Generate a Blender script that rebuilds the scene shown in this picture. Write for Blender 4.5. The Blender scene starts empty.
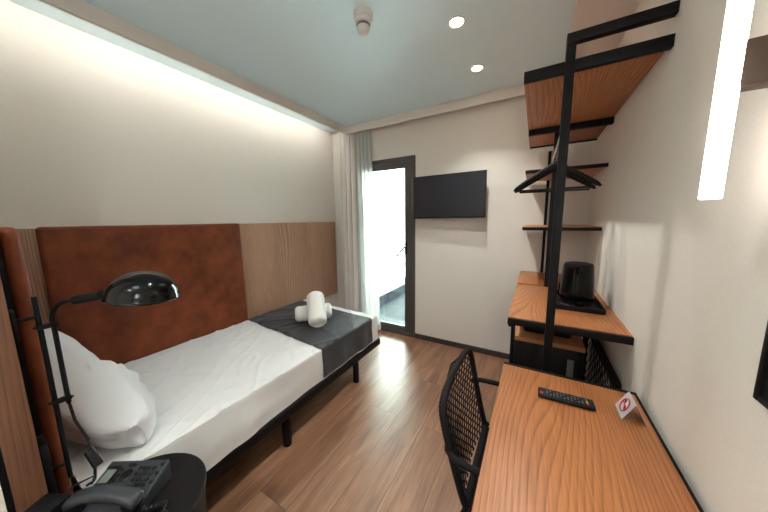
import bpy, bmesh, math, random
from mathutils import Vector, Matrix, noise
random.seed(7)
PI = math.pi
scene = bpy.context.scene
COL = scene.collection
V = Vector

# ------------------------------------------------------------------ materials
def lin(c):
    return tuple(((x/255)/12.92 if x/255 <= 0.04045 else ((x/255+0.055)/1.055)**2.4) for x in c) + (1.0,)

def new_mat(name):
    m = bpy.data.materials.new(name)
    m.use_nodes = True
    nt = m.node_tree
    b = nt.nodes['Principled BSDF']
    return m, nt, b

def N(nt, t, **kw):
    n = nt.nodes.new(t)
    for k, v in kw.items():
        if k in n.inputs: n.inputs[k].default_value = v
        else: setattr(n, k, v)
    return n

def bump(nt, b, height, strength, dist=0.01):
    bp = N(nt, 'ShaderNodeBump'); bp.inputs['Strength'].default_value = strength
    bp.inputs['Distance'].default_value = dist
    nt.links.new(height, bp.inputs['Height']); nt.links.new(bp.outputs[0], b.inputs['Normal'])

def coords(nt, scale=(1,1,1), rot=(0,0,0), loc=(0,0,0)):
    tc = N(nt, 'ShaderNodeTexCoord'); mp = N(nt, 'ShaderNodeMapping')
    mp.inputs['Scale'].default_value = scale; mp.inputs['Rotation'].default_value = rot
    mp.inputs['Location'].default_value = loc
    nt.links.new(tc.outputs['Object'], mp.inputs['Vector'])
    return mp.outputs[0]

def plain(name, c, rough=0.5, metal=0.0, var=0.06, scale=30, bumps=0.0, spec=0.5, bscale=200):
    m, nt, b = new_mat(name)
    b.inputs['Roughness'].default_value = rough; b.inputs['Metallic'].default_value = metal
    b.inputs['Specular IOR Level'].default_value = spec
    v = coords(nt)
    no = N(nt, 'ShaderNodeTexNoise'); no.inputs['Scale'].default_value = scale; no.inputs['Detail'].default_value = 4
    nt.links.new(v, no.inputs['Vector'])
    mx = N(nt, 'ShaderNodeMix', data_type='RGBA')
    c1 = lin(c)
    mx.inputs[6].default_value = tuple(x*(1-var) for x in c1[:3]) + (1,)
    mx.inputs[7].default_value = tuple(min(1, x*(1+var)) for x in c1[:3]) + (1,)
    nt.links.new(no.outputs['Fac'], mx.inputs[0]); nt.links.new(mx.outputs[2], b.inputs['Base Color'])
    if bumps:
        n2 = N(nt, 'ShaderNodeTexNoise'); n2.inputs['Scale'].default_value = bscale
        nt.links.new(v, n2.inputs['Vector'])
        bump(nt, b, n2.outputs['Fac'], bumps, 0.002)
    return m

def emit(name, c, s):
    m, nt, b = new_mat(name)
    b.inputs['Base Color'].default_value = (0.8, 0.8, 0.8, 1)
    b.inputs['Emission Color'].default_value = c; b.inputs['Emission Strength'].default_value = s
    return m

def wood(name, dark, light, axis='y', rings=60.0, warp=1.6, across=3.2, along=0.75, rough=0.45, fine=0.35, depth=0.55):
    """oak veneer: growth rings drawn as contours of (distance across + stretched noise), plus fine pores"""
    m, nt, b = new_mat(name)
    b.inputs['Roughness'].default_value = rough
    s = [across]*3; s['xyz'.index(axis)] = along
    v = coords(nt, tuple(s))
    f = [230.0]*3; f['xyz'.index(axis)] = 7.0
    v2 = coords(nt, tuple(f))
    n1 = N(nt, 'ShaderNodeTexNoise'); n1.inputs['Scale'].default_value = 1.0; n1.inputs['Detail'].default_value = 1.2
    n1.inputs['Roughness'].default_value = 0.35
    nt.links.new(v, n1.inputs['Vector'])
    tc = N(nt, 'ShaderNodeTexCoord'); sp = N(nt, 'ShaderNodeSeparateXYZ'); nt.links.new(tc.outputs['Object'], sp.inputs[0])
    ax = {'y': ('X', 'Z'), 'z': ('Y', 'X'), 'x': ('Y', 'Z')}[axis]
    ad = N(nt, 'ShaderNodeMath', operation='ADD'); nt.links.new(sp.outputs[ax[0]], ad.inputs[0]); nt.links.new(sp.outputs[ax[1]], ad.inputs[1])
    m1 = N(nt, 'ShaderNodeMath', operation='MULTIPLY'); m1.inputs[1].default_value = rings*0.5; nt.links.new(ad.outputs[0], m1.inputs[0])
    m2 = N(nt, 'ShaderNodeMath', operation='MULTIPLY_ADD'); m2.inputs[1].default_value = rings*warp*0.25
    nt.links.new(n1.outputs['Fac'], m2.inputs[0]); nt.links.new(m1.outputs[0], m2.inputs[2])
    fr = N(nt, 'ShaderNodeMath', operation='FRACT'); nt.links.new(m2.outputs[0], fr.inputs[0])
    r1 = N(nt, 'ShaderNodeValToRGB'); e = r1.color_ramp.elements
    e[0].position = 0.0; e[0].color = (0.35, 0.35, 0.35, 1); e[1].position = 1.0; e[1].color = (0.0, 0.0, 0.0, 1)
    q = e.new(0.12); q.color = (1, 1, 1, 1); q = e.new(0.7); q.color = (0.72, 0.72, 0.72, 1)
    nt.links.new(fr.outputs[0], r1.inputs[0])
    n2 = N(nt, 'ShaderNodeTexNoise'); n2.inputs['Scale'].default_value = 1.0; n2.inputs['Detail'].default_value = 2
    nt.links.new(v2, n2.inputs['Vector'])
    n3 = N(nt, 'ShaderNodeTexNoise'); n3.inputs['Scale'].default_value = 1.5; n3.inputs['Detail'].default_value = 2
    nt.links.new(v, n3.inputs['Vector'])
    k1 = N(nt, 'ShaderNodeMix'); k1.inputs[0].default_value = 1-depth
    nt.links.new(r1.outputs[0], k1.inputs[2]); nt.links.new(n3.outputs['Fac'], k1.inputs[3])
    mixf = N(nt, 'ShaderNodeMix'); mixf.inputs[0].default_value = fine
    nt.links.new(k1.outputs[0], mixf.inputs[2]); nt.links.new(n2.outputs['Fac'], mixf.inputs[3])
    rp = N(nt, 'ShaderNodeValToRGB')
    rp.color_ramp.elements[0].position = 0.2; rp.color_ramp.elements[0].color = lin(dark)
    rp.color_ramp.elements[1].position = 0.68; rp.color_ramp.elements[1].color = lin(light)
    nt.links.new(mixf.outputs[0], rp.inputs[0]); nt.links.new(rp.outputs[0], b.inputs['Base Color'])
    bump(nt, b, n2.outputs['Fac'], 0.12, 0.001)
    return m

def floor_mat():
    m, nt, b = new_mat('floor_laminate')
    tc = N(nt, 'ShaderNodeTexCoord')
    sep = N(nt, 'ShaderNodeSeparateXYZ'); nt.links.new(tc.outputs['Object'], sep.inputs[0])
    cmb = N(nt, 'ShaderNodeCombineXYZ')
    nt.links.new(sep.outputs['Y'], cmb.inputs['X']); nt.links.new(sep.outputs['X'], cmb.inputs['Y'])
    br = N(nt, 'ShaderNodeTexBrick'); br.offset = 0.37
    br.inputs['Scale'].default_value = 1.0; br.inputs['Brick Width'].default_value = 1.28
    br.inputs['Row Height'].default_value = 0.192; br.inputs['Mortar Size'].default_value = 0.0012
    br.inputs['Color1'].default_value = (0, 0, 0, 1); br.inputs['Color2'].default_value = (1, 1, 1, 1)
    br.inputs['Mortar'].default_value = (0.1, 0.1, 0.1, 1)
    nt.links.new(cmb.outputs[0], br.inputs['Vector'])
    # grain, shifted from board to board
    off = N(nt, 'ShaderNodeVectorMath', operation='MULTIPLY_ADD')
    off.inputs[1].default_value = (7, 3, 5)
    nt.links.new(br.outputs['Color'], off.inputs[0]); nt.links.new(tc.outputs['Object'], off.inputs[2])
    mp = N(nt, 'ShaderNodeMapping'); mp.inputs['Scale'].default_value = (9, 1.1, 1)
    nt.links.new(off.outputs[0], mp.inputs['Vector'])
    n1 = N(nt, 'ShaderNodeTexNoise'); n1.inputs['Scale'].default_value = 1.3; n1.inputs['Detail'].default_value = 8
    n1.inputs['Roughness'].default_value = 0.62; n1.inputs['Distortion'].default_value = 0.6
    nt.links.new(mp.outputs[0], n1.inputs['Vector'])
    mp2 = N(nt, 'ShaderNodeMapping'); mp2.inputs['Scale'].default_value = (150, 5, 1)
    nt.links.new(off.outputs[0], mp2.inputs['Vector'])
    n2 = N(nt, 'ShaderNodeTexNoise'); n2.inputs['Scale'].default_value = 1.0
    nt.links.new(mp2.outputs[0], n2.inputs['Vector'])
    mixf = N(nt, 'ShaderNodeMix'); mixf.inputs[0].default_value = 0.25
    nt.links.new(n1.outputs['Fac'], mixf.inputs[2]); nt.links.new(n2.outputs['Fac'], mixf.inputs[3])
    rp = N(nt, 'ShaderNodeValToRGB')
    e = rp.color_ramp.elements
    e[0].position = 0.3; e[0].color = lin((100, 70, 53))
    e[1].position = 0.72; e[1].color = lin((190, 148, 118))
    e2 = e.new(0.5); e2.color = lin((154, 109, 82))
    nt.links.new(mixf.outputs[0], rp.inputs[0])
    ton = N(nt, 'ShaderNodeMix', data_type='RGBA', blend_type='MULTIPLY'); ton.inputs[0].default_value = 1.0
    rp2 = N(nt, 'ShaderNodeValToRGB')
    rp2.color_ramp.elements[0].color = (0.80, 0.78, 0.76, 1); rp2.color_ramp.elements[1].color = (1.0, 1.0, 1.0, 1)
    nt.links.new(br.outputs['Color'], rp2.inputs[0])
    nt.links.new(rp.outputs[0], ton.inputs[6]); nt.links.new(rp2.outputs[0], ton.inputs[7])
    seam = N(nt, 'ShaderNodeMix', data_type='RGBA'); seam.inputs[7].default_value = lin((70, 50, 38))
    nt.links.new(br.outputs['Fac'], seam.inputs[0]); nt.links.new(ton.outputs[2], seam.inputs[6])
    nt.links.new(seam.outputs[2], b.inputs['Base Color'])
    b.inputs['Roughness'].default_value = 0.36; b.inputs['Specular IOR Level'].default_value = 0.75
    bump(nt, b, n2.outputs['Fac'], 0.08, 0.001)
    return m

def wallpaper(name, c):
    m, nt, b = new_mat(name)
    b.inputs['Roughness'].default_value = 0.85
    v = coords(nt, (90, 90, 260))
    n1 = N(nt, 'ShaderNodeTexNoise'); n1.inputs['Scale'].default_value = 1.0; n1.inputs['Detail'].default_value = 3
    nt.links.new(v, n1.inputs['Vector'])
    mx = N(nt, 'ShaderNodeMix', data_type='RGBA'); c1 = lin(c)
    mx.inputs[6].default_value = tuple(x*0.93 for x in c1[:3]) + (1,)
    mx.inputs[7].default_value = tuple(min(1, x*1.05) for x in c1[:3]) + (1,)
    nt.links.new(n1.outputs['Fac'], mx.inputs[0]); nt.links.new(mx.outputs[2], b.inputs['Base Color'])
    bump(nt, b, n1.outputs['Fac'], 0.18, 0.002)
    return m

def leather(name, c1, c2, rough=0.42):
    m, nt, b = new_mat(name)
    v = coords(nt)
    n1 = N(nt, 'ShaderNodeTexNoise'); n1.inputs['Scale'].default_value = 5; n1.inputs['Detail'].default_value = 7
    n1.inputs['Roughness'].default_value = 0.65
    nt.links.new(v, n1.inputs['Vector'])
    rp = N(nt, 'ShaderNodeValToRGB')
    rp.color_ramp.elements[0].position = 0.3; rp.color_ramp.elements[0].color = lin(c1)
    rp.color_ramp.elements[1].position = 0.75; rp.color_ramp.elements[1].color = lin(c2)
    nt.links.new(n1.outputs['Fac'], rp.inputs[0]); nt.links.new(rp.outputs[0], b.inputs['Base Color'])
    b.inputs['Roughness'].default_value = rough; b.inputs['Specular IOR Level'].default_value = 0.25
    n2 = N(nt, 'ShaderNodeTexNoise'); n2.inputs['Scale'].default_value = 160; nt.links.new(v, n2.inputs['Vector'])
    bump(nt, b, n2.outputs['Fac'], 0.15, 0.001)
    return m

def fabric(name, c, rough=0.9, weave=700, sheen=0.0, var=0.05, bumpv=0.15, bs=9):
    m, nt, b = new_mat(name)
    v = coords(nt)
    n1 = N(nt, 'ShaderNodeTexNoise'); n1.inputs['Scale'].default_value = bs; n1.inputs['Detail'].default_value = 3
    nt.links.new(v, n1.inputs['Vector'])
    mx = N(nt, 'ShaderNodeMix', data_type='RGBA'); c1 = lin(c)
    mx.inputs[6].default_value = tuple(x*(1-var) for x in c1[:3]) + (1,)
    mx.inputs[7].default_value = tuple(min(1, x*(1+var)) for x in c1[:3]) + (1,)
    nt.links.new(n1.outputs['Fac'], mx.inputs[0]); nt.links.new(mx.outputs[2], b.inputs['Base Color'])
    b.inputs['Roughness'].default_value = rough; b.inputs['Specular IOR Level'].default_value = 0.2
    b.inputs['Sheen Weight'].default_value = sheen
    n2 = N(nt, 'ShaderNodeTexNoise'); n2.inputs['Scale'].default_value = weave; nt.links.new(v, n2.inputs['Vector'])
    bump(nt, b, n2.outputs['Fac'], bumpv, 0.001)
    return m

def glass_mat(name, tint=(0.93, 0.97, 0.96, 1)):
    m, nt, b = new_mat(name)
    out = nt.nodes['Material Output']
    tr = N(nt, 'ShaderNodeBsdfTransparent'); tr.inputs[0].default_value = tint
    gl = N(nt, 'ShaderNodeBsdfGlossy'); gl.inputs['Roughness'].default_value = 0.02
    fr = N(nt, 'ShaderNodeFresnel'); fr.inputs[0].default_value = 1.45
    mx = N(nt, 'ShaderNodeMixShader')
    nt.links.new(fr.outputs[0], mx.inputs[0]); nt.links.new(tr.outputs[0], mx.inputs[1]); nt.links.new(gl.outputs[0], mx.inputs[2])
    nt.links.new(mx.outputs[0], out.inputs[0])
    return m

def sheer_mat(name, c):
    m, nt, b = new_mat(name)
    out = nt.nodes['Material Output']
    df = N(nt, 'ShaderNodeBsdfDiffuse'); df.inputs[0].default_value = lin(c)
    tl = N(nt, 'ShaderNodeBsdfTranslucent'); tl.inputs[0].default_value = lin(c)
    tr = N(nt, 'ShaderNodeBsdfTransparent')
    v = coords(nt, (400, 400, 400))
    n1 = N(nt, 'ShaderNodeTexNoise'); n1.inputs['Scale'].default_value = 1; nt.links.new(v, n1.inputs['Vector'])
    ma = N(nt, 'ShaderNodeMath', operation='MULTIPLY_ADD'); ma.inputs[1].default_value = 0.16; ma.inputs[2].default_value = 0.02
    nt.links.new(n1.outputs['Fac'], ma.inputs[0])
    m1 = N(nt, 'ShaderNodeMixShader'); m1.inputs[0].default_value = 0.5
    nt.links.new(df.outputs[0], m1.inputs[1]); nt.links.new(tl.outputs[0], m1.inputs[2])
    m2 = N(nt, 'ShaderNodeMixShader'); nt.links.new(ma.outputs[0], m2.inputs[0])
    nt.links.new(m1.outputs[0], m2.inputs[1]); nt.links.new(tr.outputs[0], m2.inputs[2])
    nt.links.new(m2.outputs[0], out.inputs[0])
    return m

def tile_mat():
    m, nt, b = new_mat('terrace_tile')
    v = coords(nt)
    br = N(nt, 'ShaderNodeTexBrick'); br.offset = 0.0
    br.inputs['Brick Width'].default_value = 0.45; br.inputs['Row Height'].default_value = 0.45
    br.inputs['Scale'].default_value = 1; br.inputs['Mortar Size'].default_value = 0.006
    br.inputs['Color1'].default_value = lin((70, 74, 73)); br.inputs['Color2'].default_value = lin((64, 68, 67))
    br.inputs['Mortar'].default_value = lin((46, 49, 49))
    nt.links.new(v, br.inputs['Vector']); nt.links.new(br.outputs['Color'], b.inputs['Base Color'])
    b.inputs['Roughness'].default_value = 0.9; b.inputs['Specular IOR Level'].default_value = 0.1
    return m

M = {}
M['floor'] = floor_mat()
M['wall'] = wallpaper('wallpaper_beige', (228, 220, 211))
M['ceiling'] = plain('ceiling_paint', (226, 246, 254), 0.9, var=0.015, scale=6)
M['fascia'] = plain('fascia_paint', (228, 218, 209), 0.85, var=0.02)
M['base'] = plain('baseboard_paint', (62, 54, 54), 0.5)
M['frame'] = plain('door_aluminium', (84, 78, 76), 0.45, 0.1)
M['glass'] = glass_mat('clear_glass')
M['oak_y'] = wood('oak_along_y', (98, 50, 28), (186, 118, 70), 'y', 120, 0.9, 3.2, 0.55, 0.42, 0.45, 0.45)
M['oak_dark_y'] = wood('oak_shelf_y', (110, 66, 40), (190, 126, 82), 'y', 120, 0.8, 3.2, 0.55, 0.5, 0.45, 0.45)
M['oak_z'] = wood('oak_along_z', (102, 70, 52), (190, 148, 120), 'z', 130, 0.6, 3.6, 0.45, 0.5, 0.42, 0.5)
M['walnut_z'] = wood('oak_edge_z', (52, 30, 20), (112, 72, 48), 'z', 150, 0.5, 3.0, 0.5, 0.55, 0.5, 0.4)
M['leather'] = leather('brown_leather', (88, 41, 22), (146, 74, 42), 0.5)
M['black'] = plain('black_powder_metal', (13, 11, 13), 0.55, 0.0, 0.1, spec=0.18)
M['black_gloss'] = plain('black_gloss', (8, 7, 9), 0.14, 0.0, 0.05, spec=0.25)
M['black_matte'] = plain('black_matte', (20, 16, 17), 0.6, 0.0, 0.1, bumps=0.1, spec=0.2)
M['screen'] = plain('tv_screen', (33, 33, 41), 0.35, 0.0, 0.02)
M['plastic'] = plain('phone_plastic', (50, 52, 56), 0.4, 0, 0.05, bumps=0.1, spec=0.4)
M['plastic_dark'] = plain('dark_plastic', (15, 15, 18), 0.45, 0, 0.05, spec=0.35)
M['keycap'] = plain('key_plastic', (8, 8, 10), 0.3, 0, 0.05)
M['lcd'] = plain('lcd_glass', (120, 128, 118), 0.2, 0, 0.15, scale=60)
M['sheet'] = fabric('white_cotton', (232, 230, 228), 0.8, 500)
M['pillow'] = fabric('white_pillow_cotton', (234, 233, 232), 0.8, 500)
M['towel'] = fabric('white_terry', (236, 233, 228), 1.0, 260, 0.3, bumpv=0.8)
M['runner'] = fabric('slate_satin', (50, 50, 53), 0.55, 500, 0.2, var=0.05)
M['curtain'] = fabric('taupe_curtain', (236, 228, 222), 0.9, 400)
M['sheer'] = sheer_mat('sheer_white', (240, 240, 236))
M['rope'] = fabric('charcoal_rope', (30, 25, 26), 0.8, 420, bumpv=0.9)
M['chrome'] = plain('chrome', (190, 190, 192), 0.2, 1.0, 0.02)
M['bronze'] = plain('brushed_bronze', (78, 60, 50), 0.45, 0.5, 0.1, scale=80)
M['white_plastic'] = plain('white_plastic', (215, 210, 206), 0.4, 0, 0.02)
M['red'] = plain('red_ink', (196, 36, 40), 0.4, 0, 0.02)
M['amber'] = plain('amber_key', (214, 150, 40), 0.4, 0, 0.02)
M['green'] = plain('green_key', (50, 150, 80), 0.4, 0, 0.02)
M['blue'] = plain('blue_key', (60, 90, 170), 0.4, 0, 0.02)
M['silver_card'] = plain('silver_card', (186, 188, 192), 0.4, 0.0, 0.02)
M['print'] = plain('grey_print', (120, 122, 126), 0.5, 0, 0.02)
M['ink'] = plain('black_ink', (25, 22, 24), 0.5, 0, 0.02)
M['grille'] = plain('grey_metal', (120, 122, 126), 0.45, 0.5, 0.05)
M['ext_wall'] = plain('terrace_white_render', (236, 238, 232), 0.9, 0, 0.02, 5)
M['ext_band'] = plain('terrace_grey_tile', (50, 55, 54), 0.9, 0, 0.06, 4)
M['ext_floor'] = tile_mat()
M['led'] = emit('led_warm', (1.0, 0.95, 0.86, 1), 10.0)
M['tube'] = emit('tube_light', (1.0, 0.93, 0.82, 1), 3.2)
M['fill_tube'] = emit('fill_tube_light', (0.86, 0.98, 1.0, 1), 40)
M['disc'] = emit('fill_disc_light', (0.90, 1.0, 1.0, 1), 3.5)
M['spot'] = emit('downlight_glow', (1.0, 0.86, 0.68, 1), 30.0)

# ------------------------------------------------------------------ mesh helpers
def BM(): return bmesh.new()

def box(bm, lo, hi, bev=0.0, seg=2, rot=None, piv=None):
    t = bmesh.new()
    bmesh.ops.create_cube(t, size=1.0)
    lo, hi = V(lo), V(hi)
    s = hi-lo; c = (lo+hi)/2
    for v in t.verts: v.co = V((v.co.x*s.x, v.co.y*s.y, v.co.z*s.z)) + c
    if bev > 0:
        bmesh.ops.bevel(t, geom=list(t.edges), offset=min(bev, min(s)*0.49), segments=seg, profile=0.5, affect='EDGES')
    if rot is not None:
        p = V(piv) if piv is not None else c
        for v in t.verts: v.co = rot @ (v.co-p) + p
    me = bpy.data.meshes.new('tmp'); t.to_mesh(me); t.free()
    bm.from_mesh(me); bpy.data.meshes.remove(me)
    return bm

def tube(bm, pts, r, n=10, closed=False, rfun=None):
    pts = [V(p) for p in pts]
    k = len(pts); rings = []
    T = []
    for i in range(k):
        a = pts[(i-1) % k] if (closed or i > 0) else pts[i]
        b = pts[(i+1) % k] if (closed or i < k-1) else pts[i]
        d = (b-a); T.append(d.normalized() if d.length > 1e-9 else V((0, 0, 1)))
    up = V((0, 0, 1)) if abs(T[0].z) < 0.9 else V((1, 0, 0))
    nrm = T[0].cross(up).normalized()
    for i in range(k):
        nrm = (nrm - T[i]*nrm.dot(T[i]))
        nrm = nrm.normalized() if nrm.length > 1e-6 else T[i].orthogonal().normalized()
        bi = T[i].cross(nrm)
        rr = r if rfun is None else rfun(i/(k-1))*r
        rings.append([bm.verts.new(pts[i] + (nrm*math.cos(2*PI*j/n) + bi*math.sin(2*PI*j/n))*rr) for j in range(n)])
    m = k if closed else k-1
    for i in range(m):
        A, B = rings[i], rings[(i+1) % k]
        for j in range(n):
            bm.faces.new((A[j], A[(j+1) % n], B[(j+1) % n], B[j]))
    if not closed:
        bm.faces.new(list(reversed(rings[0]))); bm.faces.new(rings[-1])
    return bm

def lathe(bm, prof, c=(0, 0, 0), n=40, ax=None):
    """prof: (r, z) pairs; ax: optional rotation matrix"""
    c = V(c); rings = []
    for r, z in prof:
        if r < 1e-6:
            p = V((0, 0, z)); p = ax @ p if ax is not None else p
            rings.append([bm.verts.new(p+c)])
        else:
            ring = []
            for j in range(n):
                p = V((r*math.cos(2*PI*j/n), r*math.sin(2*PI*j/n), z)); p = ax @ p if ax is not None else p
                ring.append(bm.verts.new(p+c))
            rings.append(ring)
    for A, B in zip(rings[:-1], rings[1:]):
        if len(A) == 1 and len(B) == 1: continue
        for j in range(n):
            j2 = (j+1) % n
            if len(A) == 1: bm.faces.new((A[0], B[j2], B[j]))
            elif len(B) == 1: bm.faces.new((A[j], A[j2], B[0]))
            else: bm.faces.new((A[j], A[j2], B[j2], B[j]))
    if len(rings[0]) > 1: bm.faces.new(list(reversed(rings[0])))
    if len(rings[-1]) > 1: bm.faces.new(rings[-1])
    return bm

def grid(bm, fn, nu, nv, thick=0.0, closed_u=False):
    """surface fn(u,v)->point; thick>0 closes it into a shell offset along normals"""
    P = [[V(fn(i/nu, j/nv)) for j in range(nv+1)] for i in range(nu+1)]
    vs = [[bm.verts.new(p) for p in row] for row in P]
    for i in range(nu):
        for j in range(nv):
            try: bm.faces.new((vs[i][j], vs[i+1][j], vs[i+1][j+1], vs[i][j+1]))
            except ValueError: pass
    if thick:
        def nr(i, j):
            a = P[min(i+1, nu)][j]-P[max(i-1, 0)][j]; b = P[i][min(j+1, nv)]-P[i][max(j-1, 0)]
            n = a.cross(b)
            return n.normalized() if n.length > 1e-12 else V((0, 0, 1))
        ws = [[bm.verts.new(P[i][j]-nr(i, j)*thick) for j in range(nv+1)] for i in range(nu+1)]
        for i in range(nu):
            for j in range(nv):
                bm.faces.new((ws[i][j], ws[i][j+1], ws[i+1][j+1], ws[i+1][j]))
        def side(a, b, c, d):
            try: bm.faces.new((a, b, c, d))
            except ValueError: pass
        for i in range(nu):
            side(vs[i][0], ws[i][0], ws[i+1][0], vs[i+1][0]); side(vs[i][nv], vs[i+1][nv], ws[i+1][nv], ws[i][nv])
        for j in range(nv):
            side(vs[0][j], vs[0][j+1], ws[0][j+1], ws[0][j]); side(vs[nu][j], ws[nu][j], ws[nu][j+1], vs[nu][j+1])
    return bm

def wloc(o):
    p = V((0, 0, 0))
    while o is not None:
        p += o.location; o = o.parent
    return p

def obj(name, bm, mat, parent=None, smooth=38, fix=True):
    """link bm (world coordinates) as one mesh object; parented meshes keep their place"""
    if fix: bmesh.ops.recalc_face_normals(bm, faces=bm.faces)
    off = wloc(parent)
    if parent is None:
        xs = [v.co for v in bm.verts]
        lo = V((min(p.x for p in xs), min(p.y for p in xs), min(p.z for p in xs)))
        hi = V((max(p.x for p in xs), max(p.y for p in xs), max(p.z for p in xs)))
        off = V(((lo.x+hi.x)/2, (lo.y+hi.y)/2, lo.z))
    for v in bm.verts: v.co -= off
    me = bpy.data.meshes.new(name); bm.to_mesh(me); bm.free()
    me.materials.append(mat)
    if smooth:
        for p in me.polygons: p.use_smooth = True
        me.set_sharp_from_angle(angle=math.radians(smooth))
    o = bpy.data.objects.new(name, me); COL.objects.link(o)
    if parent is not None: o.parent = parent
    else: o.location = off
    return o

def tag(o, label, cat, group=None):
    o['label'] = label; o['category'] = cat
    if group: o['group'] = group
    return o

def thing(name, label, cat, loc, group=None):
    o = bpy.data.objects.new(name, None); COL.objects.link(o)
    o.empty_display_size = 0.05; o.location = loc
    return tag(o, label, cat, group)

def struct(name, bm, mat, parent=None, smooth=0, label=None):
    o = obj(name, bm, mat, parent, smooth)
    o['kind'] = 'structure'
    if label: o['label'] = label
    return o

def dup(root, loc, label, rot=None):
    r = root.copy(); COL.objects.link(r); r.location = loc; r['label'] = label
    if rot is not None: r.rotation_euler = rot
    for ch in list(root.children):
        c = ch.copy(); COL.objects.link(c); c.parent = r
        for g in list(ch.children):
            d = g.copy(); COL.objects.link(d); d.parent = c
    return r

def rz(a): return Matrix.Rotation(a, 3, 'Z')
def frame_from(xd, zd=V((0, 0, 1))):
    x = V(xd).normalized(); y = zd.cross(x).normalized(); z = x.cross(y)
    return Matrix((x, y, z)).transposed()

# ------------------------------------------------------------------ room numbers
H_CAM = 1.38
XL, XR, YB, YR, ZC = -2.30, 0.37, 2.69, -1.35, 2.47
XP = -1.125           # free end of the bed-head partition
DX0, DX1, DZ = -1.99, -1.153, 2.066   # balcony door opening

# ------------------------------------------------------------------ room shell
bm = BM(); box(bm, (XL-0.1, YR-0.1, -0.08), (XR+0.1, YB+0.12, 0)); struct('floor', bm, M['floor'])
bm = BM(); box(bm, (XL-0.1, YR-0.1, ZC), (XR+0.1, YB+0.12, ZC+0.1)); struct('ceiling', bm, M['ceiling'])
bm = BM(); box(bm, (XL-0.1, YR-0.1, 0), (XL, YB+0.12, ZC)); struct('wall_left', bm, M['wall'])
bm = BM(); box(bm, (XR, YR-0.1, 0), (XR+0.1, YB+0.12, ZC)); struct('wall_right', bm, M['wall'])
bm = BM(); box(bm, (XL, YR-0.1, 0), (XR, YR, ZC)); struct('wall_rear', bm, M['wall'])
bm = BM(); box(bm, (XL, YR, 0), (XP, 0.004, ZC)); struct('wall_front', bm, M['wall'])
bm = BM()
box(bm, (XL, YB, 0), (DX0, YB+0.12, ZC)); box(bm, (DX1, YB, 0), (XR, YB+0.12, ZC)); box(bm, (DX0, YB, DZ), (DX1, YB+0.12, ZC))
struct('wall_back', bm, M['wall'])
bm = BM(); box(bm, (DX1+0.002, YB-0.014, 0), (XR, YB, 0.056), 0.003); struct('baseboard_back', bm, M['base'])
bm = BM(); box(bm, (XR-0.012, YR, 0), (XR, YB-0.014, 0.056), 0.003); struct('baseboard_right', bm, M['base'])
bm = BM(); box(bm, (-2.01, 0.004, 2.388), (-1.99, YB-0.09, ZC)); struct('trim_1', bm, M['fascia'])
bm = BM(); box(bm, (-2.01, YB-0.115, 2.388), (0.11, YB-0.095, ZC)); struct('trim_2', bm, M['fascia'])
bm = BM(); box(bm, (0.11, YR, 2.388), (XR, YB, ZC)); struct('trim_3', bm, M['fascia'])

# balcony door: frame, sash, pane, lever, threshold
door = bpy.data.objects.new('door_1', None); COL.objects.link(door); door.location = (-1.57, YB, 0); door['kind'] = 'structure'
y0, y1 = YB-0.012, YB+0.07
bm = BM()
box(bm, (DX0, y0, 0), (DX0+0.05, y1, DZ), 0.003); box(bm, (DX1-0.05, y0, 0), (DX1, y1, DZ), 0.003)
box(bm, (DX0+0.05, y0, DZ-0.05), (DX1-0.05, y1, DZ), 0.003); box(bm, (DX0+0.05, y0, 0), (DX1-0.05, y1, 0.035), 0.003)
obj('door_frame', bm, M['frame'], door)
bm = BM(); sy0, sy1 = YB+0.006, YB+0.055
a, b_ = DX0+0.053, DX1-0.053
box(bm, (a, sy0, 0.038), (a+0.085, sy1, DZ-0.053), 0.004); box(bm, (b_-0.085, sy0, 0.038), (b_, sy1, DZ-0.053), 0.004)
box(bm, (a+0.085, sy0, DZ-0.118), (b_-0.085, sy1, DZ-0.053), 0.004); box(bm, (a+0.085, sy0, 0.038), (b_-0.085, sy1, 0.103), 0.004)
sash = obj('door_sash', bm, M['frame'], door)
bm = BM(); box(bm, (a+0.08, YB+0.028, 0.1), (b_-0.08, YB+0.034, DZ-0.115)); obj('glass_pane', bm, M['glass'], door, 0)
bm = BM(); hx = b_-0.062
box(bm, (hx-0.014, sy0-0.008, 0.99), (hx+0.014, sy0, 1.13), 0.003)
tube(bm, [(hx, sy0-0.004, 1.075), (hx, sy0-0.045, 1.075)], 0.009, 12)
tube(bm, [(hx+0.004, sy0-0.045, 1.075), (hx-0.035, sy0-0.048, 1.035), (hx-0.105, sy0-0.048, 0.955)], 0.0135, 12)
obj('door_handle', bm, M['black'], door)

# terrace outside
bm = BM(); box(bm, (-3.0, YB+0.12, -0.08), (1.2, 9.0, -0.01)); struct('terrace_floor', bm, M['ext_floor'])
bm = BM(); box(bm, (1.1, YB+0.12, -0.01), (1.2, 9.0, 1.05)); box(bm, (-2.118, 8.9, -0.01), (1.1, 9.0, 1.05)); struct('terrace_parapet', bm, M['ext_wall'])
bm = BM(); box(bm, (-2.3, YB+0.12, -0.01), (-2.118, 9.0, 3.2)); tw = struct('terrace_wall', bm, M['ext_wall'])
bm = BM(); box(bm, (-2.118, YB+0.12, -0.01), (-2.106, 9.0, 0.15)); obj('tile_skirting', bm, M['ext_band'], tw, 0)

# ------------------------------------------------------------------ cove and ceiling lights
t = thing('cove_light', 'long warm strip light hidden behind the ceiling edge along the left wall', 'light', (-2.03, 1.3, 2.44))
bm = BM(); box(bm, (-2.0225, 0.05, 2.425), (-2.0105, 2.5, 2.455)); obj('channel', bm, M['white_plastic'], t, 0)
bm = BM(); box(bm, (-2.026, 0.06, 2.43), (-2.0226, 2.49, 2.45)); obj('led_strip', bm, M['led'], t, 0)

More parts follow.
